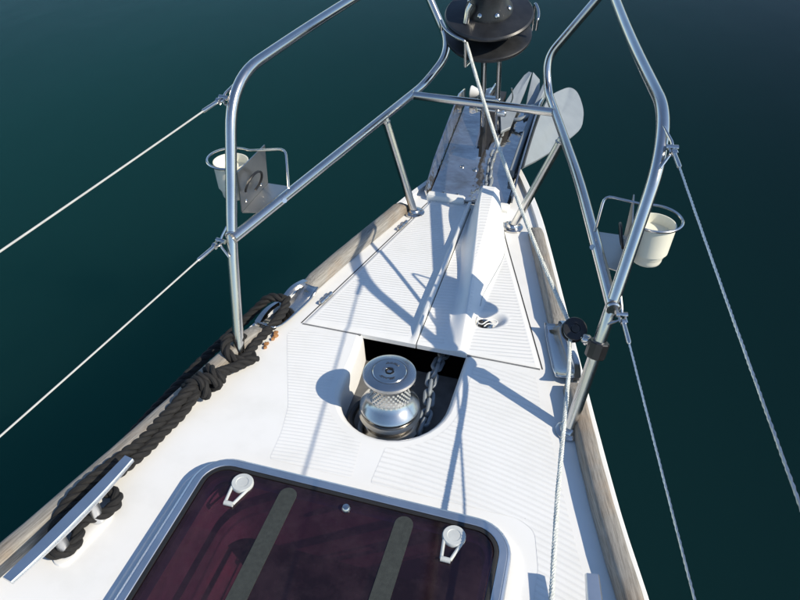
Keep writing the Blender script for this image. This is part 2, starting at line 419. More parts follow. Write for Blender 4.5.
# teak toe rails, in lengths that stop at the fairleads
def toe_rail(hb, side, y0, y1, z0=0.0):
    n = max(4, int((y1-y0)/.03)); rs = []
    prof = [(-.007, .002), (-.007, .026), (-.010, .031), (-.015, .0335), (-.034, .0335), (-.039, .031), (-.0425, .025), (-.0445, .002)]
    for i in range(n+1):
        y = y0+(y1-y0)*i/n; k = 1.
        dx = (hb(y+.01)-hb(y-.01))/.02; nrm = Vector((1, -dx)).normalized()*side
        e_ = min(i, n-i)
        sc = .72 if e_ == 0 else 1.
        ww = random.uniform(-.0006, .0006)
        rs.append([V(hb(y)+nrm.x*(d+ww), y+nrm.y*d, z0+z*sc) for d, z in prof])
    m = MB().rings(rs)
    return m.build('toe_rail', TEAK[side], boat, ang=50)
for y0, y1 in ((-2.1, .36), (.3635, 1.135), (1.325, 1.79)): toe_rail(hbp, -1, y0, y1)
for y0, y1 in ((-2.1, .38), (.3835, 1.155), (1.345, 1.765)): toe_rail(hbs, 1, y0, y1)

# non-skid panels, moulded 1.5 mm proud
def panel(pts, m, name='nonskid_panel'):
    P = [V(x, y, 0) for x, y in pts]
    lo = [p+V(0, 0, .0002) for p in P]; c = sum(P, Vector())/len(P)
    def inset(d, z):
        out = []
        for i, p in enumerate(P):
            t1 = (p-P[i-1]).normalized(); t2 = (P[(i+1) % len(P)]-p).normalized(); t = (t1+t2).normalized()
            nn = V(-t.y, t.x, 0); out.append(p+nn*d+V(0, 0, z))
        return out
    me = fill_loops([[tuple(q) for q in inset(.004, .0004)]], name)
    o = link(name, me, m, boat, False)
    return o
def rnd(pts, r=.02, n=4):
    P = [Vector((x, y, 0)) for x, y in pts]; out = []
    for i, p in enumerate(P):
        a = P[i-1]-p; b = P[(i+1) % len(P)]-p; d = min(r, a.length*.4, b.length*.4)
        p0 = p+a.normalized()*d; p2 = p+b.normalized()*d
        for k in range(n+1):
            t = k/n; q = p0*(1-t)**2+p*2*t*(1-t)+p2*t*t; out.append((q.x, q.y))
    return out
warc_s = [(WC[0]+(WR+.024)*math.cos(rad(a)), WC[1]+(WR*1.06+.024)*math.sin(rad(a))) for a in range(-82, 1, 8)]
stb = [(.014, .787)] + [(.300, .787), (.330, .770), (.345, .70), (.345, .10), (.40, -.6)] + \
      [(hbs(y)-.088, y) for y in (-.6, -.2, .1, .3, .5, .7, .9, 1.0)] + [(hbs(1.06)-.10, 1.06), (.30, 1.13), (.285, 1.178), (.142, 1.178)] + warc_s[::-1]
panel(rnd(stb, .012), GEL_DECK)
warc_p = [(WC[0]+(WR+.024)*math.cos(rad(a)), WC[1]+(WR*1.06+.024)*math.sin(rad(a))) for a in range(180, 263, 8)]
prt = [(-.016, .787)] + warc_p[::-1] + [(-.160, 1.178), (-.302, 1.178), (-.312, 1.15), (-.255, 1.02), (-.215, .93), (-.20, .86), (-.195, .787)]
panel(rnd(prt, .012), GEL_DECKP)
# white moulded plinth around the hatch
pl = MB()
def prr(d, z): return [V(x, y, z) for x, y in rrect(-HX-d, HX+d, HY0-d, HY1+d*.5, HR+d)]
pl.rings([prr(.022, .0003), prr(.019, .0045), prr(.014, .0062), prr(-.02, .0064)], True, False, False)
pl.build('hatch_plinth', GEL, boat)

# anchor-locker lids
def grid_obj(name, fn, nu, nv, m, parent, attr=None):
    vs_, fs, at = [], [], []
    for j in range(nv+1):
        for i in range(nu+1):
            p, q = fn(i/nu, j/nv); vs_.append(p); at.append(q)
    for j in range(nv):
        for i in range(nu):
            a = j*(nu+1)+i; fs.append((a, a+1, a+nu+2, a+nu+1))
    # skirt
    edge = [i for i in range(nu+1)] + [(j*(nu+1)+nu) for j in range(1, nv+1)] + [nv*(nu+1)+i for i in range(nu-1, -1, -1)] + [j*(nu+1) for j in range(nv-1, 0, -1)]
    k = len(vs_)
    for i in edge: p = vs_[i]; vs_.append(V(p.x, p.y, -.012)); at.append(1.)
    for i in range(len(edge)): fs.append((edge[i], k+i, k+(i+1) % len(edge), edge[(i+1) % len(edge)]))
    me = bpy.data.meshes.new(name); me.from_pydata([tuple(p) for p in vs_], [], fs)
    bm = bmesh.new(); bm.from_mesh(me); bmesh.ops.recalc_face_normals(bm, faces=bm.faces); bm.to_mesh(me); bm.free()
    A = me.attributes.new('plain', 'FLOAT', 'POINT')
    for i, q in enumerate(at): A.data[i].value = q
    return link(name, me, m, parent, True, 45)
def ss(a, b, x):
    t = max(0., min(1., (x-a)/(b-a))); return t*t*(3-2*t)
def lid_port(u, v):
    y = 1.199+(1.858-1.199)*v
    xl = interp([(1.195, -.286), (1.845, -.132)], y); x = xl+(-.0015-xl)*u
    # rounded aft corner
    z = .004
    eu = min((x-xl), 1.); ev = min(y-1.199, 1.858-y)
    z -= .004*(1-ss(0, .007, min(eu, ev)))
    lip = ss(-.016, -.0085, x); z += .019*lip*ss(1.199, 1.26, y)
    plain = max(1-ss(.012, .016, min(eu, ev)), ss(-.03, -.024, x))
    return V(x, y, z), plain
lp = grid_obj('locker_lid', lid_port, 60, 60, GEL_LIDP, boat); lp['label'] = 'port half of the anchor locker lid, flat and ribbed'
RIDGE = [(1.2, .105), (1.24, .102), (1.42, .083), (1.6, .060), (1.76, .038), (1.86, .030)]
RH = [(1.2, .004), (1.24, .010), (1.42, .027), (1.55, .038), (1.66, .056), (1.76, .074), (1.86, .080)]
FOOT = [(1.2, .066), (1.39, .053), (1.5, .040), (1.67, .011), (1.86, .003)]
RFOOT = [(1.2, .118), (1.33, .124), (1.55, .138), (1.68, .142), (1.86, .15)]
def lid_star(u, v):
    y = 1.199+(1.858-1.199)*v
    xr = interp([(1.195, .291), (1.66, .139), (1.85, .080)], y); x = .0015+(xr-.0015)*u
    h = catmull(RH, y); r = catmull(RIDGE, y); fo = catmull(FOOT, y); rf = catmull(RFOOT, y)
    z = .004
    if x < r:
        t_ = max(0., min(1., (x-fo)/(r-fo))); z += h*(t_*.45+ss(0, 1, t_)*.55)
    else:
        top = r+(rf-r)*.30*ss(1.4, 1.75, y)
        t_ = max(0., min(1., (x-top)/(max(rf, top+.02)-top))); z += h*(1-(t_*.6+ss(0, 1, t_)*.4))
    ev = min(y-1.199, 1.858-y); eu = xr-x
    z -= .0035*(1-ss(0, .007, min(eu, ev)))
    # recess for the lid latch
    d = math.hypot((x-.150)/.046, (y-1.333-.25*(x-.15))/.036)
    z -= .018*(1-ss(.35, 1.0, d))
    plain = 1-ss(.010, .014, min(eu, ev))
    hump_flank = ss(r+.002, r+.010, x) if y < 1.45 else ss(r+.030, r+.038, x)
    plain = max(plain, (1-ss(rf-.004, rf+.006, x))*hump_flank if y < 1.70 else ss(r+.03, r+.04, x))
    if x < r+.003: plain = 1. if x > fo-.004 else plain
    plain = max(plain, 1-ss(1.0, 1.15, d))
    return V(x, y, z), plain
ls = grid_obj('locker_lid', lid_star, 110, 150, GEL_LIDS, boat); ls['label'] = 'starboard half of the anchor locker lid with a raised chain hump'
# hinges along the outboard edge of the port half
for y in (1.30, 1.69):
    x = interp([(1.195, -.286), (1.845, -.132)], y); t = V(.154, .65, 0).normalized(); m = MB()
    p = V(x-.004, y, .006); m.tube([p-t*.026, p+t*.026], .0042, 10)
    for k in (-.018, 0, .018): m.tube([p+t*(k-.006), p+t*(k+.006)], .0056, 10)
    m.build('hinge', STEEL, lp)
# dark strips that stand in for the shaded gaps beside the lids
for pts in ([(-.291, 1.197), (-.137, 1.847)], [(.296, 1.197), (.144, 1.662), (.085, 1.85)]):
    m = MB(); m.tube([V(x, y, -.0012) for x, y in pts], .0022, 6); m.build('lid_gap_line', RUBBER, boat)
for x0, x1 in ((-.286, -.137), (.123, .291)):
    m = MB(); m.tube([V(x0, 1.1955, -.0008), V(x1, 1.1955, -.0008)], .0026, 8); m.build('lid_gap_line', LIDSHADE, boat)  # grey strip drawn in as the shadow line of the aft edge
# joint line that curves down the hump to the latch
m = MB(); m.tube(spline([(.136, 1.668, .0045), (.139, 1.60, .005), (.128, 1.50, .008), (.118, 1.42, .010), (.119, 1.375, .008)], 10), .0011, 6); m.build('drain_cord', GREYP, ls)

# ------------------------------------------------------------------ lid latch
lat = thing('lid_latch', 'small chrome ring latch with white cord in the starboard locker lid recess', 'latch', (.145, 1.325, -.012))
m = MB(); m.lathe([(.021, -.008), (.021, .002), (.018, .004), (.015, .003), (.0145, -.006)], (.140, 1.322, -.006), seg=24); m.build('latch_cup', CHROME, lat)
m = MB(); m.box((.140, 1.322, -.004), (.026, .007, .006), Matrix.Rotation(.5, 3, 'Z'), .002); m.lathe([(.006, 0), (.006, .006), (.004, .008)], (.131, 1.327, -.006), seg=12); m.build('latch_bar', DARKSTEEL, lat)
m = MB(); m.tube(spline([(.120, 1.338, .004), (.124, 1.318, .003), (.136, 1.310, .006), (.146, 1.322, .008), (.158, 1.334, .006), (.170, 1.332, .003), (.166, 1.322, .002), (.150, 1.318, .004), (.142, 1.305, .004)], 8), .0016, 6); m.build('cord', NYLON, lat)

# ------------------------------------------------------------------ deck hatch
hat = thing('deck_hatch', 'square deck hatch of smoked purple acrylic in an aluminium frame', 'hatch', (0, .45, .012))
def rr(d, z, y0=HY0, y1=HY1): return [V(x, y, z) for x, y in rrect(-HX+d, HX-d, y0+d, y1-d, max(.012, HR-d))]
m = MB(); m.rings([rr(0, .0060), rr(.0012, .0235), rr(.0030, .0262), rr(.0065, .0275), rr(.0085, .0272), rr(.0095, .0290), rr(.0205, .0298), rr(.0220, .0290), rr(.0225, .012), rr(.045, .011)], True, False, False); m.build('frame', ALU, hat, ang=24)
m = MB(); m.rings([rr(.0227, .012), rr(.0227, .0282), rr(.026, .0297), rr(.0305, .0292), rr(.0315, .012)], True, False, False); m.build('gasket', RUBBER, hat)
m = MB(); m.rings([rr(.0320, .020), rr(.0320, .0285), rr(.0345, .0312)], True, True, True); m.build('pane', ACRYLIC, hat, ang=20)
for sx in (-1, 1):
    x = sx*.110; pts = []
    for k in range(13):
        a = rad(180*k/12); pts.append((x+.0165*math.cos(a), .700+.0165*math.sin(a)))
    for k in range(13):
        a = rad(180+180*k/12); pts.append((x+.0165*math.cos(a), .215+.0165*math.sin(a)))
    m = MB(); m.rings([[V(px, py, .0313) for px, py in pts], [V(px, py, .0326) for px, py in pts]]); m.build('tread_strip', TREAD, hat, False)
    m = MB(); cx, cy = sx*.200, .700
    m.lathe([(.0205, .0314), (.0205, .036), (.019, .0385), (.012, .0385), (.011, .0375), (.0, .0375)], (cx, cy, 0), seg=28, cap=False)
    kn = m.build('handle_knob', GREYP, hat)
    m = MB(); tx = cx-sx*(-.000)+(-.004 if sx < 0 else -.004)
    for s2 in (-1, 1): m.tube([V(cx+s2*.015, cy-.012, .0345), V(tx+s2*.0075, cy-.047, .0345)], .0030, 8)
    m.tube([V(tx-.0085, cy-.0475, .0345), V(tx+.0085, cy-.0475, .0345)], .0048, 10); m.build('lever', GREYP, kn)
m = MB(); m.lathe([(.009, .0313), (.009, .035), (.006, .039), (.001, .040)], (.002, .702, 0), seg=18); m.build('bolt', CHROME, hat)
# trunk under the pane and cabin beneath
m = MB(); m.rings([[V(x, y, .0108) for x, y in trunk], [V(x, y, -.165) for x, y in trunk]], True, False, False); m.build('hatch_trunk', TRUNK, boat)
m = MB(); m.box((0, .44, -.39), (.60, .80, .45)); cb = m.build('cabin_lining', CABIN, boat, False)
bm = bmesh.new(); bm.from_mesh(cb.data)
top = [f for f in bm.faces if f.normal.z > .9]; bmesh.ops.delete(bm, geom=top, context='FACES'); bm.to_mesh(cb.data); bm.free()

# ------------------------------------------------------------------ windlass
wx, wy = -.004, .995
win = thing('windlass', 'chrome vertical anchor windlass standing in its deck well', 'windlass', (wx, wy, -.088))
def L(prof, name, m, seg=48, par=None): return MB().lathe([(r*1.08, z) for r, z in prof], (wx, wy, 0), seg=seg).build(name, m, par or win, ang=30)
L([(.066, -.0875), (.068, -.082), (.066, -.070), (.058, -.064)], 'base', CHROME)
L([(.040, -.064), (.058, -.060), (.062, -.052), (.054, -.040), (.040, -.036), (.054, -.030), (.062, -.018), (.058, -.010), (.03, -.008)], 'chain_wheel', SATIN)
L([(.03, -.010), (.052, -.008), (.0585, -.002), (.0595, .004), (.057, .009), (.047, .020), (.0405, .029), (.0375, .037), (.0365, .048), (.0365, .066), (.038, .076), (.044, .083), (.0500, .087), (.0515, .091), (.0505, .0965), (.0475, .0985), (.033, .1005)], 'drum', SATIN)
m = MB()
for i in range(26):
    for j in range(6):
        a = 2*math.pi*(i+.5*(j % 2))/26; z = .0315+j*.0068; r = interp([(.029, .0405), (.037, .0375), (.048, .0365), (.066, .0365), (.076, .038)], z)*1.08
        m.box((wx+r*math.cos(a), wy+r*math.sin(a), z), (.0026, .0042, .0034), Matrix.Rotation(a, 3, 'Z'))
m.build('knurl', GREYP, win, False)['kind'] = 'stuff'
cap_ = L([(.0325, .0985), (.0325, .1012), (.0315, .1022), (.012, .1028), (.010, .1020), (.010, .0985)], 'cap', CHROME)
MB().lathe([(.0372, .0997), (.0372, .1004), (.0354, .1004), (.0354, .0997)], (wx, wy, 0), seg=48).build('ring_groove', RUBBER, win)
MB().lathe([(.0098, .098), (.0098, .1024), (.0065, .1024), (.006, .1000), (.0, .1000)], (wx, wy, 0), seg=6, cap=False).build('socket', BLACKP, win, False)
m = MB()
for a0, k in ((55, 12), (232, 14)):
    for i in range(k):
        a = rad(a0+i*6.3)
        for s2 in range(2):
            if random.random() < .8: m.box((wx+(.0215+.003*s2)*math.cos(a), wy+(.0215+.003*s2)*math.sin(a), .1029), (.0022, .0011, .0006), Matrix.Rotation(a+random.choice((0, .8, 1.57)), 3, 'Z'))
m.build('engraved_ring', DARKSTEEL, win, False)['kind'] = 'stuff'
m = MB(); m.tube(spline([(wx-.062, wy+.03, -.03), (wx-.078, wy+.01, -.035), (wx-.080, wy-.03, -.04), (wx-.060, wy-.06, -.045)], 8), .008, 10); m.build('chain_guard', DARKSTEEL, win)

# ------------------------------------------------------------------ anchor chain
chain = thing('anchor_chain', 'galvanised anchor chain from the bow roller to the windlass', 'chain', (.02, 1.9, .02))
def link_mesh():
    m = MB(); a, r = .0125, .0098; pts = []
    for k in range(9):
        t = rad(-90+180*k/8); pts.append(V(a+r*math.cos(t), r*math.sin(t), 0))
    for k in range(9):
        t = rad(90+180*k/8); pts.append(V(-a+r*math.cos(t), r*math.sin(t), 0))
    m.tube(pts, .0046, 8, closed=True); o = m.build('link', GALV, chain); return o
proto = link_mesh(); first = True
def lay_chain(path, roll0=.5):
    global first
    P = resample(spline(path, 12), .0265)
    for i in range(len(P)-1):
        o = proto if first else proto.copy()
        if not first: COL.objects.link(o)
        first = False
        t = (P[i+1]-P[i]).normalized(); up = V(0, 0, 1); s_ = t.cross(up).normalized(); u = s_.cross(t)
        R = Matrix((t, s_, u)).transposed() @ Matrix.Rotation(roll0+(math.pi/2 if i % 2 else 0)+random.uniform(-.25, .25), 3, 'X')
        o.parent = chain; o.matrix_parent_inverse = Matrix.Identity(4)
        o.matrix_local = Matrix.Translation((P[i]+P[i+1])/2-chain.location) @ R.to_4x4()
lay_chain([(.010, 2.50, .062), (.008, 2.38, .052), (.015, 2.25, .040), (.013, 2.13, .032), (.026, 2.0, .025), (.040, 1.90, .020), (.046, 1.80, .005)])
lay_chain([(.058, 1.27, -.070), (.054, 1.21, -.052), (.052, 1.15, -.050), (.058, 1.10, -.052), (.066, 1.05, -.056), (.064, .99, -.058)], .3)

# ------------------------------------------------------------------ pulpit
pul = thing('pulpit', 'stainless tube bow pulpit with open front and mid rails', 'pulpit', (0, 1.4, 0))
T = .0125
port_loop = [(-.376, 1.036, .0), (-.405, 1.135, .262), (-.439, 1.290, .556), (-.394, 1.567, .576), (-.30, 2.14, .600), (-.232, 2.10, .530), (-.140, 2.115, .375), (-.207, 2.055, .300), (-.405, 1.135, .272)]
P1 = fillet([V(*p) for p in port_loop[:4]]+[V(-.355, 1.86, .586), V(-.285, 2.20, .602)], {1: .05, 2: .105, 3: .12, 4: .2}, 10)
def side(name_pts, mid_pts, flen):
    m = MB(); m.tube(name_pts, T, 16); a = m.build('rail', STEEL, pul)
    m = MB(); m.tube(mid_pts, T*.98, 16); b = m.build('mid_rail', STEEL, pul); return a, b
pm = fillet([V(-.398, 1.128, .268), V(-.310, 1.500, .288), V(-.205, 2.045, .296), V(-.140, 2.115, .385), V(-.285, 2.20, .602)], {1: .1, 2: .05, 3: .085}, 10)
side(P1, pm, 0)
stb_loop = [V(.370, 1.026, 0), V(.402, 1.118, .25), V(.440, 1.262, .505), V(.436, 1.375, .562), V(.362, 1.735, .575), V(.290, 2.16, .592)]
S1 = fillet(stb_loop, {1: .05, 2: .14, 3: .10, 4: .25}, 10)
sm = fillet([V(.404, 1.120, .268), V(.305, 1.560, .288), V(.168, 2.085, .296), V(.145, 2.13, .380), V(.290, 2.16, .592)], {1: .1, 2: .06, 3: .10}, 10)
side(S1, sm, 0)
m = MB(); m.tube([V(-.224, 1.955, .294), V(.205, 1.950, .293)], .0120, 16); m.build('crossbar', STEEL, pul)
for a, b in (((-.160, 1.775, .0), (-.252, 1.780, .290)), ((.138, 1.776, .0), (.240, 1.790, .288))):
    m = MB(); m.tube([V(*a), V(*b)], .0118, 16); m.build('leg', STEEL, pul)
for p, r in (((-.376, 1.036), .026), ((.370, 1.026), .027), ((-.160, 1.775), .031), ((.138, 1.776), .031)):
    m = MB(); m.lathe([(r, .001), (r, .005), (r-.004, .0075), (.018, .0085), (.0155, .014), (.0125, .016)], (p[0], p[1], 0), seg=28)
    for k in range(3):
        a = 2*math.pi*k/3+.4; m.lathe([(.004, .006), (.004, .0095), (.002, .0105)], (p[0]+(r-.009)*math.cos(a), p[1]+(r-.009)*math.sin(a), 0), seg=8)
    m.build('foot_flange', STEEL, pul)
for a, b in (((-.404, 1.134, .269), (-.020, .09, .004)), ((.406, 1.113, .266), (-.020, .09, .004)), ((-.218, 1.9553, .294), (.03, 0, 0)), ((.199, 1.9503, .293), (-.03, 0, 0)), ((-.2495, 1.780, .279), (-.09, 0, .29)), ((.2365, 1.7895, .278), (.10, .014, .29))):
    m = MB(); m.lathe([(.0124, -.003), (.0142, -.0015), (.0144, .0015), (.0124, .003)], a, b, 18); m.build('weld_bead', STEEL, pul)
# welded eye loops for the lifelines: (upper anchor on tube, lower anchor, eye)
EYES = {'port upper': ((-.422, 1.400, .564), (-.432, 1.262, .505), (-.452, 1.275, .522)),
        'port lower': ((-.410, 1.150, .300), (-.400, 1.105, .235), (-.424, 1.122, .262)),
        'starboard upper': ((.437, 1.325, .548), (.441, 1.250, .500), (.456, 1.282, .528)),
        'starboard lower': ((.412, 1.142, .295), (.402, 1.103, .235), (.424, 1.112, .256))}
for k, (a, b, c) in EYES.items():
    m = MB(); m.tube(fillet([V(*a), V(*c)+V(0, .004, .006), V(*c)-V(0, .006, .008), V(*b)], .012, 5), .0030, 8); m.build('eye_loop', STEEL, pul)

# ------------------------------------------------------------------ lifelines
def lifeline(key, aft, r, mat_, label):
    e_ = V(*EYES[key][2]); a = V(*aft); t = (a-e_).normalized(); far = e_+t*2.9
    th = thing('lifeline', label, 'lifeline', tuple(e_), 'lifelines led aft from the pulpit')
    s0 = e_+t*.018
    m = MB()
    for sgn in (-1, 1):
        w = t.cross(V(0, 0, 1)).normalized(); m.tube([e_+w*sgn*.006-t*.004, s0+w*sgn*.006+t*.006], .0022, 8)
    m.tube([e_+w*-.010, e_+w*.010], .0034, 10); m.lathe([(.0055, -.011), (.0055, .011)], tuple(e_), tuple(w), 10); m.lathe([(.007, -.004), (.007, .004)], tuple(s0+t*.004), tuple(w), 12); m.build('shackle', CHROME, th)
    m = MB(); m.tube([s0+t*.002, s0+t*.012, s0+t*.060, s0+t*.064], [.0042, .0044, .0042, .0026], 10); m.build('swage_terminal', STEEL, th)
    sag = [s0+t*.06+(far-s0-t*.06)*(i/24)-V(0, 0, .02*4*(i/24)*(1-i/24)) for i in range(25)]
    if mat_ is WIRE:
        m = MB()
        for st in rope_strands(sag, r, .035, 3, .010, 6): m.tube(st, r*.56, 6)
        m.build('wire', mat_, th)
    else:
        m = MB(); m.tube(sag, r, 10); m.build('wire', mat_, th)
lifeline('port upper', (-.495, .660, .535), .0018, WIREWHT, 'thin white wire, upper of the two port lifelines')
lifeline('port lower', (-.511, .542, .255), .0018, WIREWHT, 'thin white wire, lower of the two port lifelines')
lifeline('starboard upper', (.562, .519, .536), .0022, WIRE, 'grey twisted wire, upper of the two starboard lifelines')
lifeline('starboard lower', (.540, .561, .246), .0022, WIRE, 'grey twisted wire, lower starboard lifeline close to the deck edge')

# ------------------------------------------------------------------ cup holders and cups
def cup_holder(cx, cy, sx, z, mid, corner, side_label):
    th = thing('cup_holder', 'bent wire and steel plate cup holder on the %s mid rail' % side_label, 'cup holder', (cx-sx*.08, cy, z-.1), 'cup holders clamped to the pulpit')
    R = .054
    pts = [V(*mid), V(*corner)]
    for k in range(0, 15):
        a = rad(115-k*16.5); pts.append(V(cx+sx*R*math.cos(a), cy+R*math.sin(a), z))
    m = MB(); m.tube(fillet(pts, .018, 4), .0030, 8); m.build('wire_ring', STEEL, th)
    xp = cx-sx*.0445
    m = MB(); m.prism([V(xp, cy-.062, z-.10), V(xp, cy+.082, z-.10), V(xp, cy+.090, z-.001), V(xp, cy-.055, z-.001)], (sx*.0025, 0, 0)); pt = m.build('back_plate', BRACKET, th, False)
    xi = xp-sx*.070
    m = MB(); m.prism([V(xp-sx*.0005, cy-.062, z-.1025), V(xp-sx*.0005, cy+.082, z-.1025), V(xi, cy+.082, z-.1025), V(xi+sx*.03, cy-.05, z-.1025)], (0, 0, .0025)); m.build('shelf', BRACKET, th, False)
    m = MB(); m.tube([V(xi+sx*.012, cy+.02, z-.101), V(mid[0]-sx*.0, cy-.02, mid[2]-.018)], .006, 8); m.build('clamp_stem', STEEL, th)
    for dy in (-.035, .045): MB().lathe([(.0045, -.004), (.0045, .0), (.0025, .0015)], (xp-sx*.0005, cy+dy, z-.085), (-sx, 0, 0), 10).build('screw', CHROME, th)
    loop = []
    for k in range(21):
        a = rad(-70+k*13); loop.append(V(xp-sx*(.007+.012*math.sin(math.pi*k/20)), cy-.01+.035*math.cos(a), z-.05+.026*math.sin(a)))
    m = MB(); m.tube(loop, .0030, 8); m.build('bungee_loop', BLACKP, th)
    return th
def cup(cx, cy, ztop, h, rt, side_label, tilt=0.):
    th = thing('plastic_cup', 'cream white plastic cup sitting in the %s cup holder' % side_label, 'cup', (cx, cy, ztop-h), 'cups in the holders')
    prof = [(0, 0), (rt*.60, 0), (rt*.70, .003), (rt*.74, .008), (rt*.76, h*.3), (rt*.92, h*.32), (rt, h-.003), (rt, h), (rt-.002, h), (rt*.9, h*.34), (rt*.70, .010), (0, .008)]
    m = MB(); m.lathe(prof, (cx, cy, ztop-h), seg=36, cap=False); m.build('cup_body', CREAM, th, ang=50)
    m = MB(); m.lathe([(0, ztop-h*.25), (rt*.93, ztop-h*.25), (rt*.93, ztop-h*.26)], (cx, cy, 0), seg=36, cap=False); m.build('lid_disc', CREAM, th)
cup_holder(-.480, 1.310, -1, .360, (-.345, 1.318, .300), (-.378, 1.392, .360), 'port')
cup(-.478, 1.305, .357, .092, .0405, 'port')
cup_holder(.463, 1.312, 1, .360, (.353, 1.325, .300), (.360, 1.378, .360), 'starboard')
cup(.465, 1.303, .354, .092, .0415, 'starboard')

# ------------------------------------------------------------------ bow roller fitting
bow = thing('bow_roller', 'polished stainless bow roller tray with two lanes at the stem', 'bow roller', (-.015, 2.1, 0))
def fz(y): return .013+.055*max(0, (y-1.9))/.55
tray = [(1.875, -.138, .103), (2.0, -.140, .104), (2.2, -.146, .106), (2.4, -.150, .110), (2.52, -.152, .112)]
m = MB(); rs = []
for y, a, b in tray:
    rs.append([V(a, y, fz(y)), V(b, y, fz(y)), V(b, y, fz(y)-.005), V(a, y, fz(y)-.005)])
m.rings(rs).build('tray_floor', TRAY, bow)
for s_, col in ((-1, 1), (1, 2)):
    m = MB(); rs = []
    for r_ in tray:
        y = r_[0]; x = r_[col]; h = interp([(1.875, .012), (1.95, .050), (2.2, .062), (2.40, .072), (2.52, .035)], y)
        rs.append([V(x, y, fz(y)-.02), V(x+s_*.012, y, fz(y)+h), V(x+s_*.017, y, fz(y)+h), V(x+s_*.006, y, fz(y)-.02)])
    m.rings(rs).build('cheek', TRAY, bow)
m = MB(); m.prism([V(-.058, 2.17, fz(2.17)), V(-.058, 2.52, fz(2.52)), V(-.058, 2.54, .135), V(-.058, 2.40, .150), V(-.058, 2.19, .045)], (.006, 0, 0)); m.build('centre_plate', TRAY, bow, False)
m = MB(); m.prism([V(-.050, 2.18, fz(2.18)+.001), V(-.050, 2.50, fz(2.5)+.001), V(-.050, 2.52, .115), V(-.050, 2.38, .125), V(-.050, 2.20, .040)], (.040, 0, 0)); m.build('shaded_bar', RUBBER, bow, False)  # black colour stands in for the shade on this bar
def roller(x0, x1, y, z, mat_, name):
    w = x1-x0; m = MB(); m.lathe([(.026, 0), (.027, .004), (.016, w*.4), (.016, w*.6), (.027, w-.004), (.026, w)], (x0, y, z), (1, 0, 0), 24); return m.build(name, mat_, bow)
roller(-.143, -.064, 2.515, .098, NYLON, 'roller')
roller(-.006, .104, 2.50, .060, NYLON, 'roller')
for x, y in ((-.10, 1.90), (-.055, 1.90), (.075, 1.90), (-.03, 2.05), (-.075, 2.06)):
    m = MB(); m.lathe([(.0075, 0), (.0075, .003), (.004, .0055)], (x, y, fz(y)), seg=12); m.build('bolt', CHROME, bow)
for c_, s_ in (((-.086, 1.876, .008), (.118, .030, .022)), ((.098, 1.868, .008), (.034, .028, .022))): MB().box(c_, s_, None, .004).build('aft_flange', NYLON, bow)

# ------------------------------------------------------------------ anchor
anc = thing('anchor', 'pale galvanised plough anchor lying over the starboard side of the bow roller', 'anchor', (.12, 2.4, .05))
def plate(pts, t, name, mat_=GALV, bulge=0.):
    P = [V(*p) for p in pts]; c = sum(P, Vector())/len(P); nrm = Vector()
    for i in range(len(P)): nrm += (P[i]-c).cross(P[(i+1) % len(P)]-c)
    nrm.normalize()
    if nrm.z < 0: nrm = -nrm
    rs = []
    for k, dz in ((0., -1.), (.0, -.25), (.018, 0.)):
        rs.append([p+(c-p)*k+nrm*t*dz for p in P])
    for k in (.35, .7): rs.append([p+(c-p)*k+nrm*bulge*(1-(1-k)**2) for p in P])
    rs.append([p+(c-p)*.985+nrm*bulge for p in P])
    m = MB(); m.rings(rs); return m.build(name, mat_, anc, ang=40)
# big starboard fluke (world points measured along its rim)
plate(spline([(.128, 2.03, .070), (.128, 2.20, .085), (.130, 2.448, .08), (.142, 2.636, .07), (.176, 2.775, .05), (.206, 2.860, .03), (.238, 2.842, .018), (.268, 2.753, .0), (.279, 2.66, -.01), (.271, 2.546, -.015), (.200, 2.310, .008), (.150, 2.12, .045)], 4)[:-1], .012, 'fluke', bulge=-.005)
# inner fluke half, folded about the crown
plate([(.018, 2.25, .080), (-.006, 2.36, .100), (.000, 2.46, .108), (.014, 2.60, .112), (.028, 2.72, .112), (.040, 2.765, .112), (.054, 2.74, .118), (.052, 2.58, .104), (.048, 2.42, .095), (.044, 2.29, .082)], .010, 'fluke', bulge=.004)
plate([(.058, 2.745, .118), (.088, 2.735, .095), (.106, 2.60, .085), (.092, 2.42, .075), (.076, 2.40, .075), (.064, 2.58, .09)], .010, 'fluke_web', bulge=.0)
m = MB(); rs = []
for y, x, z, h in ((2.02, .092, .055, .022), (2.2, .098, .085, .030), (2.45, .108, .105, .040), (2.66, .118, .112, .036), (2.70, .120, .110, .016)):
    rs.append([V(x-.008, y, z-h), V(x+.010, y, z-h), V(x+.010, y, z), V(x+.006, y, z+.004), V(x-.005, y, z+.004), V(x-.008, y, z)])
m.rings(rs).build('shank', GALV, anc)
m = MB(); c = V(.058, 2.40, .095); m.tube(fillet([c+V(.036, -.03, 0), c+V(.0, -.055, -.01), c+V(-.035, -.03, -.02), c+V(-.04, .02, -.02)], .03, 6), .0075, 10); m.build('shackle', GALV, anc)

# ------------------------------------------------------------------ furler
AX = V(0, -.30, .954).normalized()
base = V(-.014, 2.125, .10)
def ax(z): return base + AX*(z/AX.z)
fur = thing('headsail_furler', 'black headsail furling drum on the forestay above the bow', 'furler', tuple(base))
C0 = ax(.385)
def FL(prof, name, mat_, seg=56, par=None, ang=35): return MB().lathe(prof, tuple(C0), tuple(AX), seg).build(name, mat_, par or fur, ang=ang)
FL([(.045, -.035), (.080, -.033), (.117, -.020), (.121, -.014), (.121, -.008), (.117, -.005), (.06, .004)], 'lower_flange', BLACKDISC)
FL([(.052, -.010), (.050, .02), (.050, .03), (.056, .050)], 'spool', BLACKP)
FL([(.058, .045), (.112, .045), (.1215, .049), (.122, .054), (.118, .0585), (.080, .064), (.060, .068)], 'upper_flange', BLACKDISC)
FL([(.066, .064), (.064, .074), (.050, .090), (.043, .127), (.036, .16)], 'hub', BLACKDISC)
FL([(.022, .15), (.022, 1.9)], 'luff_foil', MAROON, 20)
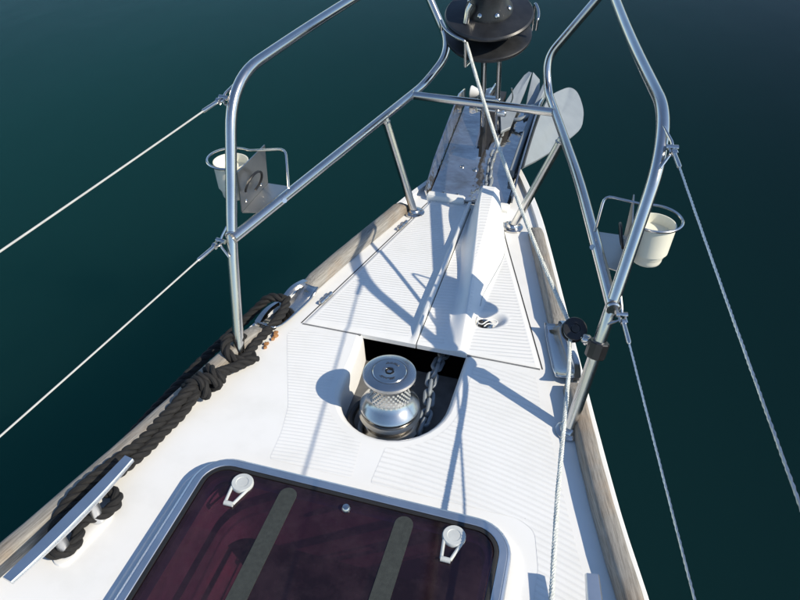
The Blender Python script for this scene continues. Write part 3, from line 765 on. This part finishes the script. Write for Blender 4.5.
q = Vector((0, 0, 1)).rotation_difference(AX)
def at(r, a, z): return C0 + q @ V(r*math.cos(rad(a)), r*math.sin(rad(a)), z)
for a in (-105, -58, -10, 80, 170):
    p = at(.0565, a, .080); d = (q @ V(math.cos(rad(a)), math.sin(rad(a)), .9)).normalized()
    MB().lathe([(.0065, 0), (.0065, .004), (.0035, .006)], tuple(p), tuple(d), 12).build('bolt', CHROME, fur)
m = MB(); p = at(.082, -128, .062); m.tube([p, p+q @ V(.004, .012, .030), p+q @ V(.012, .020, .045)], .0085, 12); m.build('lock_pin', CHROME, fur)
for z in (.004, .015, .026):
    pts = [at(.0545, k*12, z+.012*k/30) for k in range(31)]; m = MB(); m.tube(pts, .0045, 8); m.build('rope_turn', ROPEBLK, fur)
# wire guards round the drum
def guard(a0, a1, name='wire_guard'):
    pts = [at(.132, a0, .02)] + [at(.134, a0+(a1-a0)*k/10, .052) for k in range(11)] + [at(.132, a1, -.030)]
    m = MB(); m.tube(fillet(pts, .010, 3), .0042, 10); m.build(name, STEEL, fur)
guard(-160, -107); guard(-2, 30)
for a in (-107,): m = MB(); m.tube([at(.132, a, -.030), at(.10, a, -.032)], .0035, 8); m.build('guard_stay', STEEL, fur)
# link plates to the stem
for dx, z0, w in ((-.010, .03, .011), (.034, .05, .009)):
    m = MB(); a, b = ax(z0)+V(dx, 0, 0), ax(.372)+V(dx*1.0, 0, 0); m.tube([a, b], .0075, 12); m.build('link_rod', STEEL, fur)
m = MB(); m.box(tuple(ax(.17)+V(-.012, 0, 0)), (.014, .010, .40), q.to_matrix(), .003); m.build('link_plate', DARKSTEEL, fur)
m = MB(); m.box(tuple(ax(.16)+V(.012, 0, 0)), (.062, .022, .016), None, .003); m.tube([ax(.12)+V(-.035, 0, 0), ax(.12)+V(.05, 0, 0)], .006, 10); m.build('toggle', STEEL, fur)
m = MB(); m.box(tuple(ax(.115)+V(.048, -.006, 0)), (.030, .016, .016), None, .003); m.build('shackle_block', ALU, fur)
for dx in (-.034, .068):
    p = ax(.14)+V(dx, 0, 0); m = MB(); m.tube(spline([p+V(-.016*(1 if dx > 0 else -.4), 0, -.03), p, p+V(.010, 0, .03), p+V(.004, .0, .06)], 6), .0022, 6); m.build('split_pin', STEEL, fur)
m = MB(); m.prism([V(-.030, 2.10, .05), V(-.030, 2.19, .05), V(-.030, 2.16, .16), V(-.030, 2.10, .16)], (.010, 0, 0)); m.build('chainplate', DARKSTEEL, fur, False)  # dark colour carries the shade the chainplate stands in

# ------------------------------------------------------------------ furling line, block
BL = V(.344, 1.128, .186)
fl_ = thing('furling_line', 'white braided furling line from the drum through the block and aft', 'rope', (.344, 1.128, .16), None)
d0 = at(.126, -107, .040)
def braid(pts, r, name):
    m = MB()
    for st in rope_strands(pts, r, .022, 4, .006, 6): m.tube(st, r*.56, 6)
    return m.build(name, ROPEWHT, fl_)
sagp = [d0.lerp(BL+V(-.012, .016, .004), t)-V(0, 0, .035*4*t*(1-t)) for t in [i/14 for i in range(15)]]
braid(sagp, .0050, 'rope_forward')
ang_ = [BL+V(-.012+.010*math.sin(k*.5), .016-.008*k, .004-.004*k) for k in range(5)]
aft = [BL+V(-.004, -.018, -.014), V(.347, 1.019, .160), V(.355, .778, .152), V(.362, .64, .150), V(.40, .0, .15), V(.47, -1.2, .15)]
braid([BL+V(-.012, .016, .004), BL+V(.004, .0, -.002)]+aft, .0044, 'rope_aft')
blk = thing('line_block', 'small black pulley block clamped to the starboard pulpit leg', 'pulley', tuple(BL))
bn = V(.18, -.55, .80).normalized()
m = MB()
for s_ in (-1, 1): m.lathe([(.010, -.002), (.023, -.002), (.0245, 0), (.023, .002), (.010, .0028), (.010, -.002)], tuple(BL+bn*s_*.009), tuple(bn), 28, False)
m.build('side_plate', BLACKP, blk)
m = MB(); m.lathe([(.010, -.0065), (.020, -.006), (.017, 0), (.020, .006), (.010, .0065)], tuple(BL), tuple(bn), 28); m.build('sheave', GREYP, blk)
m = MB(); m.lathe([(.0085, -.0125), (.0085, .0125), (.005, .013)], tuple(BL), tuple(bn), 18); m.build('axle', DARKSTEEL, blk)
legp = lambda z: V(.370+(.402-.370)*z/.25, 1.026+(1.118-1.026)*z/.25, z)
lc = legp(.178); ld = (legp(.2)-legp(.1)).normalized()
m = MB(); m.lathe([(.0130, -.017), (.019, -.017), (.0205, -.015), (.0205, .015), (.019, .017), (.0130, .017)], tuple(lc), tuple(ld), 10, False); m.build('leg_clamp', BLACKP, blk, ang=25)
m = MB(); jd = (BL-lc); m.box(tuple(lc+jd*.46+V(0, 0, .003)), (.020, .018, .012), None, .003); m.tube([lc+jd*.30, lc+jd*.62], .0065, 12); m.build('swivel', CHROME, blk)
m = MB(); m.lathe([(.0045, -.010), (.0045, .010), (.002, .0115)], tuple(lc+jd*.46), (0, 0, 1), 10); m.build('screw', CHROME, blk)

# ------------------------------------------------------------------ mooring cleats
def cleat(p0, p1, label, w=.028):
    p0, p1 = V(*p0), V(*p1); t = (p1-p0).normalized(); s_ = t.cross(V(0, 0, 1)).normalized(); L_ = (p1-p0).length; mid = (p0+p1)/2
    th = thing('mooring_cleat', label, 'cleat', (mid.x, mid.y, 0), 'long aluminium cleats on the side decks')
    m = MB(); rs = []
    for k in range(17):
        u = k/16; e_ = abs(u-.5)*2; ww = w*(.5-.10*e_**2); lift = .006*e_**2; th_ = .0065*(1-.35*e_)
        c = p0.lerp(p1, u)+V(0, 0, lift)
        rs.append([c+s_*a*ww+V(0, 0, b*th_) for a, b in ((-1, -.6), (-1, .3), (-.8, 1), (.8, 1), (1, .3), (1, -.6))])
    m.rings(rs).build('horn_bar', ALU, th)
    for u in (.36, .64):
        c = p0.lerp(p1, u); m = MB(); m.lathe([(.014, .001), (.011, .012), (.010, p0.z-.006), (.014, p0.z+.002)], (c.x, c.y, 0), seg=20); m.build('post', ALU, th)
    m = MB(); pts = rrect(-.062, .062, -.017, .017, .016)
    m.rings([[V(mid.x, mid.y, z)+t*a*k+s_*b*k for a, b in pts] for z, k in ((.0006, 1.), (.004, .98), (.005, .93))]); m.build('base_plate', GEL, th)
cleat((-.458, .405, .060), (-.412, .672, .060), 'long flat aluminium cleat on the port side deck with black rope under it')
cleat((.475, .405, .060), (.430, .672, .060), 'aluminium cleat cut off by the frame on the starboard side deck')

# ------------------------------------------------------------------ fairleads in the rail gaps
def fairlead(hb, sd, y0, y1, label):
    yc = (y0+y1)/2; x = hb(yc)-sd*.034
    th = thing('fairlead', label, 'fairlead', (x, yc, .002), 'fairleads set into the toe rails')
    dx = (hb(y1)-hb(y0))/(y1-y0); t = V(dx, 1, 0).normalized(); s_ = V(t.y, -t.x, 0)*sd       # s_ outboard
    c = V(x, yc, 0); L_ = (y1-y0)*.5
    m = MB(); rs = []
    for i in range(13):
        u = -1+2*i/12; rs_ = []
        for j in range(9):
            w_ = -1+2*j/8
            rs_.append(c+t*(u*L_)+s_*(w_*.027)+V(0, 0, .004+.018*(abs(u)**4)+.004*abs(w_)**3))
        rs.append(rs_)
    m.rings(rs, closed=False); o = m.build('throat', CHROME, th); md = o.modifiers.new('thick', 'SOLIDIFY'); md.thickness = .003
    for end in (-1, 1):
        p0 = c+t*(end*L_*1.06)+s_*.018+V(0, 0, .026); rs = []
        for k in range(11):
            u = k/10; q_ = p0-t*(end*L_*.92*u)+s_*(.006*math.sin(u*2.6))+V(0, 0, .004*math.sin(u*math.pi)+.004*u); ww = .0075*(1-.5*u)
            rs.append([q_-s_*ww+V(0, 0, .003), q_+s_*ww+V(0, 0, .003), q_+s_*ww*1.1-V(0, 0, .010), q_-s_*ww*1.1-V(0, 0, .008)])
        m = MB(); m.rings(rs).build('horn', CHROME, th)
fairlead(hbp, -1, 1.137, 1.322, 'polished steel fairlead in the port toe rail with black rope leading out')
fairlead(hbs, 1, 1.158, 1.342, 'polished steel fairlead in the starboard toe rail under the black block')

# ------------------------------------------------------------------ black mooring rope
mr = thing('mooring_rope', 'thick black twisted mooring rope along the port toe rail round the pulpit leg', 'rope', (-.40, 1.0, .02))
RR = .0112
def rope(pts, name, R=RR, pitch=.062, ph=0.):
    m = MB()
    for st in rope_strands(pts, R, pitch, 3, .0045, 8, ph): m.tube(st, R*.56, 8)
    return m.build(name, ROPEBLK, mr)
# hanging outside from the fairlead, back along the hull
rope([(-.352, 1.240, .030), (-.388, 1.232, .030), (-.412, 1.205, .010), (-.430, 1.16, -.002), (-.445, 1.11, -.008), (-.462, 1.05, -.014), (-.478, .99, -.022), (-.497, .92, -.034), (-.53, .80, -.06), (-.575, .64, -.11), (-.63, .42, -.22)], 'outboard_lead')
# inboard from the fairlead to the leg, round it
rope([(-.350, 1.250, .026), (-.340, 1.215, .022), (-.342, 1.17, .017), (-.350, 1.12, .016), (-.356, 1.075, .017), (-.352, 1.040, .020), (-.366, 1.012, .022), (-.390, 1.012, .040), (-.402, 1.035, .050), (-.392, 1.058, .052), (-.370, 1.060, .044)], 'inboard_lead')
rope([(-.334, 1.040, .016), (-.346, 1.022, .017), (-.366, .985, .022), (-.382, .950, .034), (-.398, .910, .044), (-.412, .872, .042), (-.424, .830, .030), (-.436, .780, .024), (-.443, .735, .024), (-.452, .695, .030), (-.463, .650, .036), (-.476, .60, .038), (-.482, .560, .032), (-.476, .525, .024), (-.464, .505, .018)], 'turned_lead', RR*1.08)
# knot beside the leg: three turns
kn_c = V(-.392, .922, .034); kt = V(-.36, -.93, 0).normalized(); ks = V(.93, -.36, 0)
kp = []
for k in range(0, 34):
    a = k*30; kp.append(kn_c+kt*(-.026+.0019*k+.006*math.sin(k*.9))+ks*((.022+.004*math.sin(k*1.7))*math.cos(rad(a)))+V(0, 0, .018*math.sin(rad(a))))
rope([tuple(p) for p in kp], 'knot', RR*.95)
# second part doubled beside the first, then under the cleat bar and out again as a bight
rope([tuple(kn_c+V(-.004, -.03, .004)), (-.408, .840, .016), (-.418, .79, .015), (-.425, .74, .016), (-.434, .70, .018), (-.446, .655, .022), (-.462, .61, .026), (-.474, .575, .028), (-.468, .545, .028)], 'doubled_part', RR, ph=1.2)
rope([(-.462, .60, .022), (-.444, .622, .018), (-.424, .625, .017), (-.410, .606, .017), (-.418, .582, .017), (-.440, .566, .017), (-.446, .548, .017), (-.434, .528, .017), (-.430, .508, .017), (-.444, .492, .017), (-.464, .490, .017), (-.478, .50, .020)], 'cleat_bight', RR)
# chafed orange scraps by the rope
for i, (x, y, s_) in enumerate(((-.329, 1.132, .0075), (-.333, 1.143, .006), (-.338, 1.100, .006), (-.336, 1.088, .005), (-.331, 1.120, .005))):
    bm = bmesh.new(); bmesh.ops.create_icosphere(bm, subdivisions=2, radius=s_)
    for v_ in bm.verts: v_.co *= random.uniform(.7, 1.25); v_.co.z *= .6
    me = bpy.data.meshes.new('chafe_scrap'); bm.to_mesh(me); bm.free(); o = link('chafe_scrap', me, ORANGE, mr); o.matrix_parent_inverse = Matrix.Identity(4); o.location = V(x, y, s_*.5+.001)-mr.location
